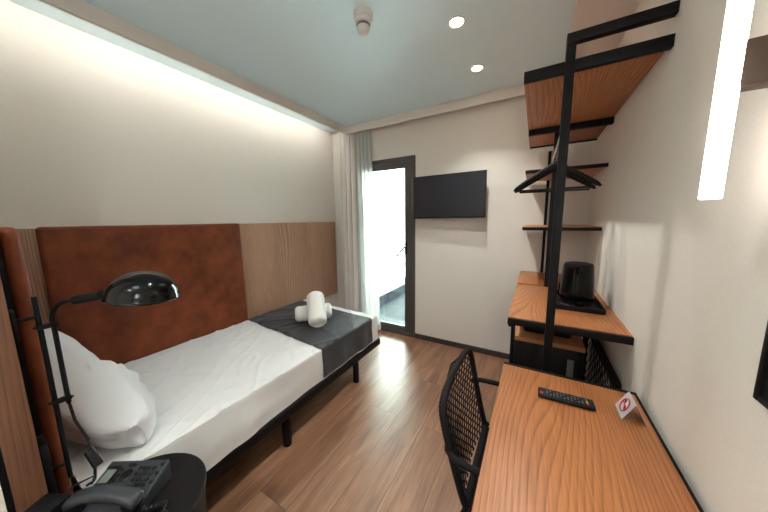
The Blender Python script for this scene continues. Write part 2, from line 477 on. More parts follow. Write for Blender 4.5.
def downlight(loc, label):
    t = thing('ceiling_downlight', label, 'light', loc, 'ceiling downlights')
    x, y, z = loc
    bm = BM(); lathe(bm, [(0.034, 0), (0.047, 0), (0.048, -0.003), (0.046, -0.006), (0.036, -0.004), (0.034, -0.001)], loc, 40)
    obj('trim_ring', bm, M['white_plastic'], t)
    bm = BM(); lathe(bm, [(0, -0.001), (0.034, -0.001), (0.034, -0.0025), (0, -0.0035)], loc, 32); obj('diffuser', bm, M['spot'], t)
    return t
d0 = downlight((-0.445, 1.61, ZC), 'round recessed ceiling downlight nearest the smoke detector')
dup(d0, (-0.433, 2.137, ZC), 'round recessed ceiling downlight nearest the wall-mounted television')
dup(d0, (-0.445, 0.62, ZC), 'round recessed fill downlight, added out of view above the near end of the desk')  # unseen downlight, added to lift the ambient light
dup(d0, (-0.42, -0.85, ZC), 'round recessed fill downlight, added out of view in the entry passage behind the desk')  # likewise added as fill, behind the camera

t = thing('smoke_detector', 'white domed smoke detector on the ceiling', 'detector', (-0.857, 1.29, ZC))
c = (-0.857, 1.29, ZC)
bm = BM(); lathe(bm, [(0, 0), (0.05, 0), (0.05, -0.022), (0.047, -0.03), (0, -0.03)], c, 40); obj('base', bm, M['white_plastic'], t)
bm = BM(); lathe(bm, [(0, -0.03), (0.045, -0.031), (0.042, -0.05), (0.037, -0.053), (0, -0.053)], c, 40); obj('body', bm, M['white_plastic'], t)
bm = BM(); lathe(bm, [(0, -0.053), (0.033, -0.053), (0.033, -0.057), (0.036, -0.058), (0.036, -0.061), (0.033, -0.062), (0.032, -0.067), (0, -0.067)], c, 40)
o = obj('sensor_slots', bm, M['grille'], t); o['label'] = 'dark slotted ring'
bm = BM(); lathe(bm, [(0, -0.067), (0.034, -0.067), (0.034, -0.075), (0.029, -0.09), (0.018, -0.098), (0, -0.1)], c, 40); obj('cap', bm, M['white_plastic'], t)

# ------------------------------------------------------------------ wall panels beside and behind the bed
HT = 1.365
t = thing('wall_panel', 'long oak veneer wall panel beside the bed, brown leather pad on its near part', 'wall panel', (XL, 1.35, 0.42))
bm = BM(); box(bm, (XL, 0.085, 0.42), (XL+0.045, 1.345, HT-0.004), 0.002); obj('backing_board', bm, M['oak_z'], t)
bm = BM(); box(bm, (XL, 1.348, 0.42), (XL+0.05, 2.62, HT), 0.002); obj('oak_board', bm, M['oak_z'], t)
def cushion(x0, x1, y0_, y1_, z0, z1, r=0.03):
    bm = BM(); box(bm, (x0, y0_, z0), (x1, y1_, z1), r, 5); return bm
bm = cushion(XL+0.046, XL+0.09, 0.263, 1.338, 0.42, HT+0.004, 0.018); o = obj('leather_pad', bm, M['leather'], t); o['label'] = 'brown leather padded panel'

t = thing('headboard', 'brown leather headboard with an oak end board behind the pillow', 'headboard', (-1.7, 0.05, 0))
bm = BM(); box(bm, (XL+0.002, 0.016, 0.0), (XP-0.001, 0.068, 1.37), 0.002); obj('oak_board', bm, M['walnut_z'], t)
bm = BM(); box(bm, (XL+0.002, 0.0045, 0.0), (XP-0.004, 0.0155, 1.37)); obj('shadow_gap_strip', bm, M['black'], t)
bm = BM(); box(bm, (-2.20, 0.0685, 0.42), (-1.208, 0.0828, 1.362)); obj('dark_gap_plate', bm, M['black'], t, 0)  # black plate drawn where the dark gap between board and pad shows
bm = cushion(-2.20, -1.22, 0.0832, 0.1195, 0.42, 1.375, 0.018); obj('leather_pad', bm, M['leather'], t)

# ------------------------------------------------------------------ bed
BX0, BX1 = -2.195, -1.222
BY0, BY1 = 0.14, 1.965
BZ = 0.5
t = thing('bed', 'single bed on a low black frame with round legs', 'bed', (-1.7, 1.05, 0))
bm = BM(); box(bm, (BX0+0.02, BY0, 0.205), (BX1+0.012, BY1+0.035, 0.278), 0.02, 3); obj('base_frame', bm, M['black_matte'], t)
for x in (-1.262, -2.12):
    for y in (0.22, 0.94, 1.665):
        bm = BM(); lathe(bm, [(0, 0), (0.024, 0), (0.026, 0.004), (0.026, 0.16), (0.024, 0.165), (0.024, 0.206), (0, 0.206)], (x, y, 0), 24)
        obj('leg', bm, M['black'], t)
bm = BM(); box(bm, (BX0+0.012, BY0+0.01, 0.279), (BX1-0.014, BY1-0.014, BZ-0.016), 0.03, 3); obj('mattress', bm, M['sheet'], t)

WR = 2.0
def drape(a, b, lift, zlow, wr, seed):
    """map a flat cloth point (a across, b along) onto the mattress block; returns world point"""
    r = 0.014
    foot = BY1 + lift - 0.05*(a-BX1 if a < BX1 else 0)*-1*-1
    foot = BY1 + lift + 0.05*max(0.0, BX1-a)
    ex, ey = BX1+lift, foot
    def fold(q, e):
        # returns position along axis and drop below the top, with a rounded lip
        s = q-(e-r)
        if s <= 0: return q, 0.0
        arc = r*PI/2
        if s < arc: th = s/r; return e-r+r*math.sin(th), r*(1-math.cos(th))
        return e, r+(s-arc)
    x, dx = fold(a, ex); y, dy = fold(b, ey)
    d = max(dx, dy)
    z = BZ+lift-d
    n1 = noise.noise(V((a*3.2+seed, b*3.2, seed)))
    n2 = noise.noise(V((a*9+seed, b*7, 3+seed)))
    n3 = noise.noise(V((a*5-b*4+seed, (a+b)*1.2, 9+seed)))
    if d < r*0.9:
        z += wr*(0.0012*n1 + 0.0008*n2 + 0.0028*max(0, 1-abs(n3)*9)+0.0022*max(0, 1-abs(noise.noise(V((a*7+b*5, (b-a)*1.6, 21))))*9))
        if lift < 0.003: z += 0
    if dx >= r*0.9 and dx >= dy:
        k = min(1, (dx-r*0.9)/0.1)
        x += wr*(0.004*n1*k+0.003*n2*k+0.009*k*max(0, noise.noise(V((b*6+seed, 0, dx*2)))))
    if dy >= r*0.9 and dy > dx:
        k = min(1, (dy-r*0.9)/0.1); y += wr*0.008*n1*k
    return V((x, y, max(z, zlow)))

bm = BM()
na, nb = 190, 300
A0, A1 = BX0, BX1+0.215
B0, B1 = BY0, BY1+0.25
def fs(u, v):
    a = A0+(A1-A0)*u; b = B0+(B1-B0)*v
    p = drape(a, b, 0.0, 0.279, WR, 1.3)
    # near the head the sheet hangs a little loose
    if a > BX1 and b < 0.9:
        k = (0.9-b)/0.7*min(1, (a-BX1)/0.15)
        p.x += 0.018*k*(1+0.6*noise.noise(V((b*7, 2, 1))))
    return p
grid(bm, fs, na, nb)
bmesh.ops.remove_doubles(bm, verts=bm.verts, dist=0.0004)
o = obj('bed_sheet', bm, M['sheet'], None, 60)
tag(o, 'white sheet with soft creases drawn over the single bed', 'sheet')
# stitched hem along the near top edge
bm = BM()
pts = []
for i in range(120):
    b = 0.2+(1.2-0.2)*i/119
    p = drape(BX1-0.003, b, 0.0, 0.28, WR, 1.3); pts.append(p+V((0.002, 0, 0.0020)))
tube(bm, pts, 0.0028, 6)
hem = obj('hem_stitch', bm, M['sheet'], o)

bm = BM()
def fr(u, v):
    a = BX0+0.004+(BX1+0.213-(BX0+0.004))*u
    e0 = 1.232+0.085*max(0, BX1-a)+0.006*noise.noise(V((a*4, 0, 0)))
    e1 = 1.86+0.085*max(0, BX1-a)
    b = e0+(e1-e0)*v
    p = drape(a, b, 0.008, 0.2795, 0.0, 4.2)
    q = drape(a, b, 0.0, 0.279, WR, 1.3); q0 = drape(a, b, 0.0, 0.279, 0.0, 1.3)
    p += (q-q0)
    n = noise.noise(V((a*6, b*5, 7)))
    if p.z > BZ-0.01: p.z += 0.003*abs(n)
    return p
grid(bm, fr, 110, 60, 0.004)
o = obj('bed_runner', bm, M['runner'], None, 60); tag(o, 'dark slate bed runner laid across the foot of the bed', 'bed runner')

# pillow
PX, PHX = -1.672, 0.405
def pil_pt(s_, q, side, infl=0.0, rip=0.0):
    """point on the pillow: s_ far (-1) to near (+1), q bottom to top, side +1 front"""
    e = max(0.0, 1-abs(s_)**(3.2 if s_ < 0 else 5.0))**0.5*max(0.0, 1-abs(q)**3.0)**0.5
    Hh = 0.46-0.335*((s_+1)/2)**0.95
    Hh *= 1-0.05*math.cos(s_*PI/2)
    zc = (q+1)/2*Hh
    x = PX+s_*PHX*(1-0.06*(1-abs(q)**2)*abs(s_)**4) + 0.02*q*s_
    n = 0.012*noise.noise(V((s_*2.2, q*3.1, side*3+1)))+0.004*noise.noise(V((s_*3-q*7, q*2+s_*4, side)))
    th = 0.105*(1.0-0.1*(s_+1)/2)
    y = side*(th*e*(1+infl)+n*e+infl*0.05)+rip
    lean = 0.30*zc
    yb = 0.292+0.02*(s_+1)/2
    return V((x, max(yb-lean+y*0.93, 0.1225), BZ+0.012+zc*0.97+max(0, 0.02*(1-e))*0+side*y*0.0+0.37*y*0.35*(1 if zc > 0.05 else zc/0.05)))
bm = BM()
for sd in (1, -1):
    grid(bm, lambda u, v, sd=sd: pil_pt(2*u-1, 2*v-1, sd), 72, 44)
bmesh.ops.remove_doubles(bm, verts=bm.verts, dist=0.0006)
pil = obj('pillow', bm, M['pillow'], None, 75)
tag(pil, 'plump white pillow leaning on the leather headboard', 'pillow')
# loose open end of the pillowcase around the near part of the pillow, with a wavy edge
bm = BM()
def flap(sd):
    def f(u, v):
        q = 2*v-1
        s0 = 0.30-0.34*q+0.07*noise.noise(V((q*3.2+3, sd, 5)))+0.03*noise.noise(V((q*9, sd, 2)))
        k = u
        s_ = s0+(0.995-s0)*k
        return pil_pt(s_, q*0.985, sd, 0.08+0.10*(1-k)**2, sd*0.016*(1-k)**4*(1+noise.noise(V((q*6, 1, 1)))))
    return f
for sd in (1, -1): grid(bm, flap(sd), 30, 44)
bmesh.ops.remove_doubles(bm, verts=bm.verts, dist=0.0006)
obj('pillowcase_hem', bm, M['pillow'], pil, 75)

# towels
def towel(name, c, d, L, r, label, tilt=0):
    xd = V(d).normalized()
    bm = BM()
    F = frame_from(xd) if abs(xd.z) < 0.99 else Matrix.Identity(3)
    n = 48
    def f(u, v):
        th = 2*PI*u; s = (2*v-1)
        e = (1-abs(s)**14)**0.5*0.22+0.78 if abs(s) < 1 else 0.78
        rr = r*e*(1+0.02*noise.noise(V((math.cos(th)*2, math.sin(th)*2, s*5+c[0]))))
        if th < 0.35 or th > 2*PI-0.02: rr += 0.004
        return V(c)+F @ V((s*L/2, math.cos(th)*rr, math.sin(th)*rr*0.95))
    grid(bm, f, n, 24)
    # spiral ends
    for sd in (-1, 1):
        cen = bm.verts.new(V(c)+F @ V((sd*(L/2-0.006), 0, 0)))
        ring = [bm.verts.new(V(c)+F @ V((sd*L/2, math.cos(2*PI*j/n)*r*0.78, math.sin(2*PI*j/n)*r*0.78*0.95))) for j in range(n)]
        for j in range(n): bm.faces.new((ring[j], ring[(j+1) % n], cen))
    bmesh.ops.remove_doubles(bm, verts=bm.verts, dist=0.001)
    o = obj(name, bm, M['towel'], None, 55)
    tag(o, label, 'towel', 'rolled towels on the bed')
    for sd in (-1, 1):
        bm = BM(); pts = []
        for i in range(90):
            a = i/89*6.5*PI; rr = 0.006+(r*0.74-0.006)*i/89
            pts.append(V(c)+F @ V((sd*(L/2+0.001), math.cos(a)*rr, math.sin(a)*rr*0.95)))
        tube(bm, pts, 0.0035, 6)
        obj('rolled_edge', bm, M['towel'], o)
    return o
towel('rolled_towel', (-1.645, 1.585, BZ+0.0835), (0.62, 0.70, 0), 0.30, 0.070, 'lower white rolled towel lying flat on the dark bed runner')
towel('rolled_towel', (-1.530, 1.510, BZ+0.160), (-0.60, 0.54, 0.50), 0.30, 0.071, 'upper white rolled towel crossing over the other towel')

# ------------------------------------------------------------------ curtains
def curtain(x0, x1, y, amp, k, zt, zb, thick, seed, flare=0.0):
    bm = BM()
    def f(u, v):
        z = zb+(zt-zb)*v
        sp = 1+flare*(1-v)
        x = x0+(x1-x0)*u*sp
        ph = u*k*2*PI+0.5*noise.noise(V((u*4, v*1.2, seed)))
        return V((x+0.006*math.sin(2*ph+1), y+amp*math.sin(ph)*(0.75+0.25*(1-v))+0.004*noise.noise(V((u*10, v*3, seed))), z))
    grid(bm, f, 160, 40, thick)
    return bm
bm = curtain(-2.145, -1.905, 2.636, 0.038, 3.4, 2.45, 0.015, 0.003, 2)
o = obj('opaque_curtain', bm, M['curtain'], None, 60); tag(o, 'heavy taupe curtain gathered beside the oak wall panel', 'curtain')
bm = curtain(-1.905, -1.70, 2.640, 0.026, 4.2, 2.45, 0.015, 0.0008, 5, flare=0.45)
o = obj('sheer_curtain', bm, M['sheer'], None, 60); tag(o, 'thin white sheer curtain hanging at the edge of the balcony door', 'curtain')
bm = BM(); tube(bm, [(-2.28, 2.635, 2.461), (0.1, 2.635, 2.461)], 0.008, 8)
o = obj('curtain_rail', bm, M['white_plastic'], None); tag(o, 'white curtain rail on the ceiling behind the back trim', 'rail')

# ------------------------------------------------------------------ television
TC = V((-0.768, 2.59, 1.603)); TA = math.radians(-2.2)
t = thing('television', 'black flat television mounted on the back wall', 'television', (TC.x, YB, TC.z))
Rt = rz(TA)
def tbox(bm, lo, hi, bev=0.0):
    box(bm, V(lo)+TC, V(hi)+TC, bev, 2, Rt, TC); return bm
bm = BM(); tbox(bm, (-0.363, -0.012, -0.215), (0.363, 0.012, 0.215), 0.004); tbox(bm, (-0.22, 0.010, -0.17), (0.22, 0.04, 0.1), 0.01)
obj('casing', bm, M['plastic_dark'], t)
bm = BM(); tbox(bm, (-0.353, -0.0135, -0.199), (0.353, -0.0115, 0.206)); obj('screen', bm, M['screen'], t, 0)
bm = BM(); tbox(bm, (-0.02, -0.016, -0.219), (0.012, -0.004, -0.206), 0.003); sn = obj('logo_badge', bm, M['plastic_dark'], t)
bm = BM(); tbox(bm, (-0.012, -0.0175, -0.2175), (0.004, -0.0155, -0.208), 0.0008); obj('logo', bm, M['print'], sn)
bm = BM(); tbox(bm, (-0.05, 0.038, -0.08), (0.05, 0.062, 0.05)); box(bm, (TC.x-0.1, YB-0.03, TC.z-0.1), (TC.x+0.1, YB-0.001, TC.z+0.07), 0.003)
obj('wall_bracket', bm, M['black'], t)

# ------------------------------------------------------------------ wardrobe frame with shelves
WX = 0.0815            # line of the steel posts
t = thing('wardrobe_rack', 'black steel open wardrobe rack with oak shelves by the right wall', 'wardrobe', (WX, 2.0, 0))
p = 0.016
bm = BM(); box(bm, (WX-p, 1.315, 0), (WX+p, 1.347, 2.045), 0.002); obj('post', bm, M['black'], t)
bm = BM(); box(bm, (WX-p, 1.315, 2.045), (XR-0.001, 1.347, 2.08), 0.002); obj('top_bar', bm, M['black'], t)
bm = BM(); box(bm, (WX+0.012-p, 2.105, 0), (WX+0.012+p, 2.137, 1.93), 0.002); obj('post', bm, M['black'], t)
bm = BM(); box(bm, (WX-0.008-0.011, 2.655, 0), (WX-0.008+0.011, 2.675, 1.93), 0.002); obj('post', bm, M['black'], t)
SX0 = -0.078
bm = BM(); box(bm, (SX0, 1.3475, 1.968), (XR-0.001, 2.60, 1.988), 0.001); sh = obj('shelf', bm, M['oak_dark_y'], t)
bm = BM(); box(bm, (SX0+0.002, 1.322, 1.945), (WX-p-0.0005, 1.347, 1.985), 0.001); box(bm, (WX+p+0.0005, 1.322, 1.945), (XR-0.001, 1.347, 1.985), 0.001)
obj('shelf_edge_bar', bm, M['black'], sh)
bm = BM(); box(bm, (SX0+0.004, 2.10, 1.932), (XR-0.001, 2.135, 1.9675), 0.001); obj('cross_bar', bm, M['black'], sh)
bm = BM(); box(bm, (SX0+0.002, 2.6005, 1.958), (XR-0.001, 2.615, 1.99), 0.001); obj('shelf_edge_bar', bm, M['black'], sh)
for z in (1.712, 1.318):
    bm = BM(); box(bm, (SX0-0.004, 2.139, z-0.02), (XR-0.001, 2.66, z), 0.001); s2 = obj('shelf', bm, M['oak_dark_y'], t)
    bm = BM(); box(bm, (SX0, 2.1255, z-0.026), (WX+0.012-p-0.0005, 2.1385, z-0.004), 0.001); box(bm, (WX+0.012+p+0.0005, 2.1255, z-0.026), (XR-0.001, 2.1385, z-0.004), 0.001)
    obj('shelf_edge_bar', bm, M['black'], s2)
bm = BM(); tube(bm, [(WX, 1.348, 1.752), (WX, 2.104, 1.752)], 0.009, 14); o = obj('hanging_rod', bm, M['chrome'], t); o['label'] = 'silver hanging rod'

def hanger(loc, rot, label):
    x, y, z = loc
    t = thing('coat_hanger', label, 'hanger', loc, 'coat hangers on the rod')
    bm = BM(); pts = []
    for i in range(22):
        a = math.radians(-20+230*i/21); pts.append((x+0.017*math.cos(a), y, z-0.007+0.017*math.sin(a)))
    pts.reverse(); pts = pts[:0]+pts
    arc = [(x+0.0165*math.cos(math.radians(200-250*i/24)), y, z-0.007+0.0165*math.sin(math.radians(200-250*i/24))) for i in range(25)]
    arc += [(x+0.004, y, z-0.032), (x, y, z-0.042), (x, y, z-0.062)]
    tube(bm, arc, 0.0022, 8); obj('hook', bm, M['chrome'], t)
    bm = BM(); n = 40
    def f(u, v):
        s = 2*u-1; th = 2*PI*v
        wx = s*0.212
        drop = 0.132*abs(s)**1.08
        hz = 0.021*(1-0.35*abs(s)); wy = 0.008+0.013*abs(s)**2
        k = (1-abs(s)**16)**0.5
        return V((x+wx, y+wy*math.cos(th)*k, z-0.078-drop+hz*math.sin(th)*k))
    grid(bm, f, n, 14)
    bmesh.ops.remove_doubles(bm, verts=bm.verts, dist=0.0005)
    obj('shoulder_bar', bm, M['black'], t, 60)
    bm = BM(); tube(bm, [(x-0.185, y, z-0.195), (x-0.178, y, z-0.212), (x+0.178, y, z-0.212), (x+0.185, y, z-0.195)], 0.0055, 10); obj('trouser_bar', bm, M['black'], t)
    t.rotation_euler = (0, 0, rot)
    return t
hg = hanger((WX, 1.93, 1.7525+0.001), math.radians(4), 'black coat hanger nearer the back wall on the silver rod')
dup(hg, (WX, 1.80, 1.7525+0.001), 'black coat hanger nearer the camera on the silver rod', (0, 0, math.radians(-3)))

# ------------------------------------------------------------------ console with worktop
CZ = 0.9
t = thing('console_table', 'oak console table with a black steel edge under the wardrobe shelves', 'console table', (0.14, 2.0, 0))
CX0 = -0.092
bm = BM(); box(bm, (CX0, 1.366, CZ-0.025), (XR-0.001, 2.103, CZ), 0.0015); obj('worktop', bm, M['oak_y'], t)
bm = BM(); box(bm, (CX0, 2.140, CZ-0.025), (XR-0.001, 2.654, CZ+0.002), 0.0015); obj('worktop', bm, M['oak_y'], t)
bm = BM(); box(bm, (CX0+0.001, 1.349, CZ-0.034), (XR-0.001, 1.3655, CZ-0.003), 0.001); obj('front_bar', bm, M['black'], t)
bm = BM(); box(bm, (CX0+0.004, 1.3665, CZ-0.05), (CX0+0.026, 2.60, CZ-0.0255)); obj('side_rail', bm, M['black'], t)
for (x, y) in ((CX0+0.015, 1.62), (CX0+0.015, 2.63), (XR-0.03, 2.63)):
    bm = BM(); box(bm, (x-0.011, y-0.011, 0), (x+0.011, y+0.011, CZ-0.0505 if x < 0 else CZ-0.0255), 0.001); obj('leg', bm, M['black'], t)
# lower open cabinet holding the minibar
t = thing('minibar_cabinet', 'black minibar cabinet with an oak top beneath the console table', 'cabinet', (0.11, 2.0, 0))
bm = BM(); box(bm, (-0.075, 1.70, 0.642), (0.277, 2.095, 0.668), 0.0015); obj('top_board', bm, M['oak_dark_y'], t)
bm = BM(); box(bm, (-0.072, 1.705, 0.02), (0.275, 2.09, 0.641), 0.006); obj('body', bm, M['plastic_dark'], t)
bm = BM(); box(bm, (0.2, 1.699, 0.38), (0.232, 1.7045, 0.585), 0.002); o = obj('side_strip', bm, M['grille'], t); o['label'] = 'grey upright strip'  # pale grey upright strip set on the near side
bm = BM(); box(bm, (-0.082, 1.72, 0.03), (-0.073, 2.08, 0.63), 0.003); obj('door', bm, M['black_gloss'], t)
bm = BM(); box(bm, (0.25, 1.696, 0.02), (0.276, 1.7045, 0.64), 0.002); obj('corner_post', bm, M['black'], t)
t = thing('safe_box', 'black safe on the oak cabinet top under the console table', 'safe', (0.1, 1.95, 0.6685))
bm = BM(); box(bm, (-0.02, 1.80, 0.6685), (0.22, 2.07, 0.80), 0.006); obj('body', bm, M['black_matte'], t)
bm = BM(); box(bm, (-0.028, 1.81, 0.675), (-0.0205, 2.06, 0.793), 0.002); obj('door', bm, M['black_gloss'], t)

# woven strand generator (zig-zag strands that meet to form hexagons)
def strands(bm, S, n, rows, r, sides=5, amp=0.5, seg=6, lo=-1.0, hi=1.0):
    sp = (hi-lo)/(n-1)
    for i in range(n):
        s0 = lo+sp*i; pts = []
        K = rows*seg
        for k in range(K+1):
            v = k/K
            z = math.sin(v*rows*PI)*1.7
            z = max(-1, min(1, z))
            s = s0+(-1)**i*sp*0.5*amp*z
            pts.append(S(max(lo, min(hi, s)), v))
        tube(bm, pts, r, sides)

t = thing('mesh_side_panel', 'black framed woven mesh panel low on the right wall between desk and console', 'panel', (0.345, 1.7, 0))
MX = 0.338; my0, my1, mz0, mz1 = 1.36, 2.13, 0.12, 0.685
bm = BM(); q = 0.014
box(bm, (MX-q, my0, mz1-0.028), (MX+q, my1, mz1), 0.002); box(bm, (MX-q, my0, mz0), (MX+q, my1, mz0+0.028), 0.002)
box(bm, (MX-q, my0, 0.0), (MX+q, my0+0.028, mz1-0.028), 0.002); box(bm, (MX-q, my1-0.028, 0.0), (MX+q, my1, mz1-0.028), 0.002)
obj('frame', bm, M['black'], t)
bm = BM(); strands(bm, lambda s, v: V((MX, (my0+my1)/2+s*(my1-my0-0.03)/2, mz0+0.02+v*(mz1-mz0-0.045))), 25, 18, 0.0022, 5, 0.95, 6)
obj('woven_mesh', bm, M['rope'], t, 60)

# tray, kettle and cups
t = thing('serving_tray', 'black rectangular tray with raised edges under the kettle', 'tray', (0.21, 1.77, CZ))
tx0, tx1, ty0, ty1 = 0.102, 0.326, 1.60, 1.95
bm = BM()
box(bm, (tx0, ty0, CZ+0.0005), (tx1, ty1, CZ+0.007), 0.002)
box(bm, (tx0, ty0, CZ+0.006), (tx1, ty0+0.007, CZ+0.026), 0.002); box(bm, (tx0, ty1-0.007, CZ+0.006), (tx1, ty1, CZ+0.026), 0.002)
box(bm, (tx0, ty0+0.006, CZ+0.006), (tx0+0.007, ty1-0.006, CZ+0.026), 0.002); box(bm, (tx1-0.007, ty0+0.006, CZ+0.006), (tx1, ty1-0.006, CZ+0.026), 0.002)
o = obj('tray_body', bm, M['black_matte'], t)
KC = V((0.222, 1.775, CZ+0.0075))
t = thing('kettle', 'black cylindrical electric kettle on the tray', 'kettle', KC)
bm = BM(); lathe(bm, [(0, 0), (0.074, 0), (0.076, 0.004), (0.076, 0.016), (0.072, 0.02), (0, 0.02)], KC, 48); obj('power_base', bm, M['plastic_dark'], t)
bm = BM(); lathe(bm, [(0, 0.0205), (0.078, 0.0205), (0.081, 0.028), (0.080, 0.06), (0.071, 0.19), (0.070, 0.205), (0.066, 0.212), (0, 0.212)], KC, 56); obj('jug', bm, M['black_gloss'], t)
bm = BM(); lathe(bm, [(0, 0.2125), (0.066, 0.2125), (0.064, 0.218), (0.05, 0.222), (0, 0.223)], KC, 48); obj('lid', bm, M['black_matte'], t)
bm = BM()
hd = V((0.16, 0.97, 0)).normalized()
tube(bm, [KC+hd*0.066+V((0, 0, 0.195)), KC+hd*0.095+V((0, 0, 0.198)), KC+hd*0.108+V((0, 0, 0.175)), KC+hd*0.11+V((0, 0, 0.10)), KC+hd*0.104+V((0, 0, 0.055)), KC+hd*0.078+V((0, 0, 0.045))], 0.011, 12)
obj('handle', bm, M['plastic_dark'], t, 60)
bm = BM(); sd = -hd
tube(bm, [KC+sd*0.058+V((0, 0, 0.17)), KC+sd*0.077+V((0, 0, 0.203))], 0.013, 12); obj('spout', bm, M['black_gloss'], t)
g = (0.128, 1.90, CZ+0.0075)
bm = BM(); lathe(bm, [(0, 0), (0.026, 0), (0.030, 0.075), (0.0285, 0.075), (0.0248, 0.004), (0, 0.004)], g, 32)
o = obj('drinking_glass', bm, M['glass']); tag(o, 'small clear glass behind the kettle on the tray', 'glass')
c = (0.225, 1.655, CZ+0.0075)
bm = BM(); lathe(bm, [(0, 0), (0.014, 0), (0.02, 0.008), (0.022, 0.02), (0.02, 0.02), (0.018, 0.01), (0, 0.004)], c, 28)
o = obj('sugar_dish', bm, M['black_gloss']); tag(o, 'tiny glossy black dish on the tray before the kettle', 'dish')
bm = BM(); tube(bm, [(0.19, 1.64, CZ+0.012), (0.175, 1.655, CZ+0.012), (0.125, 1.70, CZ+0.014)], 0.0025, 8, rfun=lambda q: 2.2-1.4*min(1, q*2.5))
o = obj('teaspoon', bm, M['chrome']); tag(o, 'small metal teaspoon lying on the tray', 'spoon')

# ------------------------------------------------------------------ desk
DKZ = 0.735
t = thing('desk', 'long oak desk with a black steel frame along the right wall', 'desk', (0.13, 0.6, 0))
dx0, dx1, dy0, dy1 = -0.087, 0.350, 0.02, 1.207
bm = BM(); box(bm, (dx0, dy0, DKZ-0.028), (dx1, dy1, DKZ), 0.002); obj('desktop', bm, M['oak_y'], t)
bm = BM()
box(bm, (dx0, dy1+0.0005, DKZ-0.03), (dx1+0.007, dy1+0.016, DKZ+0.001), 0.001); box(bm, (dx1+0.0005, dy0, DKZ-0.03), (dx1+0.007, dy1+0.0002, DKZ+0.001), 0.001)
obj('edge_frame', bm, M['black'], t)
bm = BM()
box(bm, (dx0+0.02, dy0+0.02, DKZ-0.058), (dx0+0.045, dy1-0.02, DKZ-0.0285)); box(bm, (dx1-0.03, dy0+0.02, DKZ-0.058), (dx1-0.005, dy1-0.02, DKZ-0.0285))
obj('under_rail', bm, M['black'], t)
for x in (dx0+0.0325, dx1-0.0175):
    for y in (dy0+0.04, dy1-0.0005):
        bm = BM(); box(bm, (x-0.0125, y-0.0125, 0), (x+0.0125, y+0.0125, DKZ-0.0585), 0.001); obj('leg', bm, M['black'], t)

# remote control
RC = V((0.127, 1.047, DKZ+0.0005)); ra = math.radians(2)
t = thing('remote_control', 'black television remote control lying on the desk', 'remote control', RC)
Rr = rz(ra)
def rp_(x, y, z): return RC+Rr @ V((x, y, z))
bm = BM(); box(bm, RC+V((-0.083, -0.024, 0.0)), RC+V((0.083, 0.024, 0.017)), 0.006, 3, Rr, RC); obj('body', bm, M['plastic_dark'], t)
def rkey(x, y, mat, s=0.0034, sx=None):
    bm = BM(); sx = sx or s
    box(bm, RC+V((x-sx, y-s, 0.0172)), RC+V((x+sx, y+s, 0.0190)), 0.0008, 1, Rr, RC)
    return obj('button', bm, mat, t)
rkey(-0.0725, -0.014, M['red'], 0.0045)
for i in range(11):
    for j in range(4):
        rkey(-0.055+i*0.0103, -0.0155+j*0.0103, M['print'] if (i*5+j*3) % 4 else M['keycap'], 0.0019, 0.0026)
for j, mm in enumerate(('red', 'amber', 'green', 'blue')):
    rkey(0.0605, -0.0165+j*0.0108, M[mm], 0.0042, 0.003)

# no-smoking tent card
t = thing('tent_card', 'small silver no-smoking tent card at the far right of the desk', 'sign', (0.305, 1.068, DKZ))
ry0, ry1 = 1.030, 1.106
rx, rzp = 0.306, DKZ+0.060
fa, fb = V((0.276, 0, DKZ+0.0008)), V((0.334, 0, DKZ+0.0008))
def sheet_(pa, pb, y0_, y1_, th):
    bm = BM(); d = (pb-pa); n = V((-d.z, 0, d.x)).normalized()*th
    vs = []
    for y in (y0_, y1_):
        for pnt in (pa, pb, pb+n, pa+n): vs.append(bm.verts.new((pnt.x, y, pnt.z)))
    for f in ((0, 1, 2, 3), (4, 7, 6, 5), (0, 4, 5, 1), (1, 5, 6, 2), (2, 6, 7, 3), (3, 7, 4, 0)): bm.faces.new([vs[i] for i in f])
    return bm
top = V((rx, 0, rzp))
bm = sheet_(fa, top, ry0, ry1, 0.0012); face = obj('front_leaf', bm, M['silver_card'], t, 0)
bm = sheet_(top, fb, ry0, ry1, 0.0012); obj('back_leaf', bm, M['silver_card'], t, 0)
up = (top-fa).normalized(); nf = V((-up.z, 0, up.x)); 
fc = (fa+top)/2+nf*0.0022; fc.y = (ry0+ry1)/2
def onface(a, b, l=0.0): return fc+V((0, 1, 0))*(-a)+up*b+nf*l   # a to the viewer's right
bm = BM(); tube(bm, [onface(0.0215*math.cos(2*PI*i/40), 0.0215*math.sin(2*PI*i/40)) for i in range(40)], 0.0022, 6, closed=True)
tube(bm, [onface(-0.0195, 0.002), onface(0.0195, -0.002)], 0.0020, 6)
obj('no_smoking_ring', bm, M['red'], face, 0)
bm = BM(); tube(bm, [onface(-0.013, 0.012, -0.0008), onface(-0.006, 0.005, -0.0008)], 0.0028, 6); tube(bm, [onface(-0.002, -0.001, -0.001), onface(0.011, -0.011, -0.001)], 0.0016, 6)
tube(bm, [onface(0.009, -0.004, -0.001), onface(0.012, -0.007, -0.001), onface(0.013, -0.012, -0.001)], 0.0013, 6)
obj('cigarette_symbol', bm, M['ink'], face, 0)

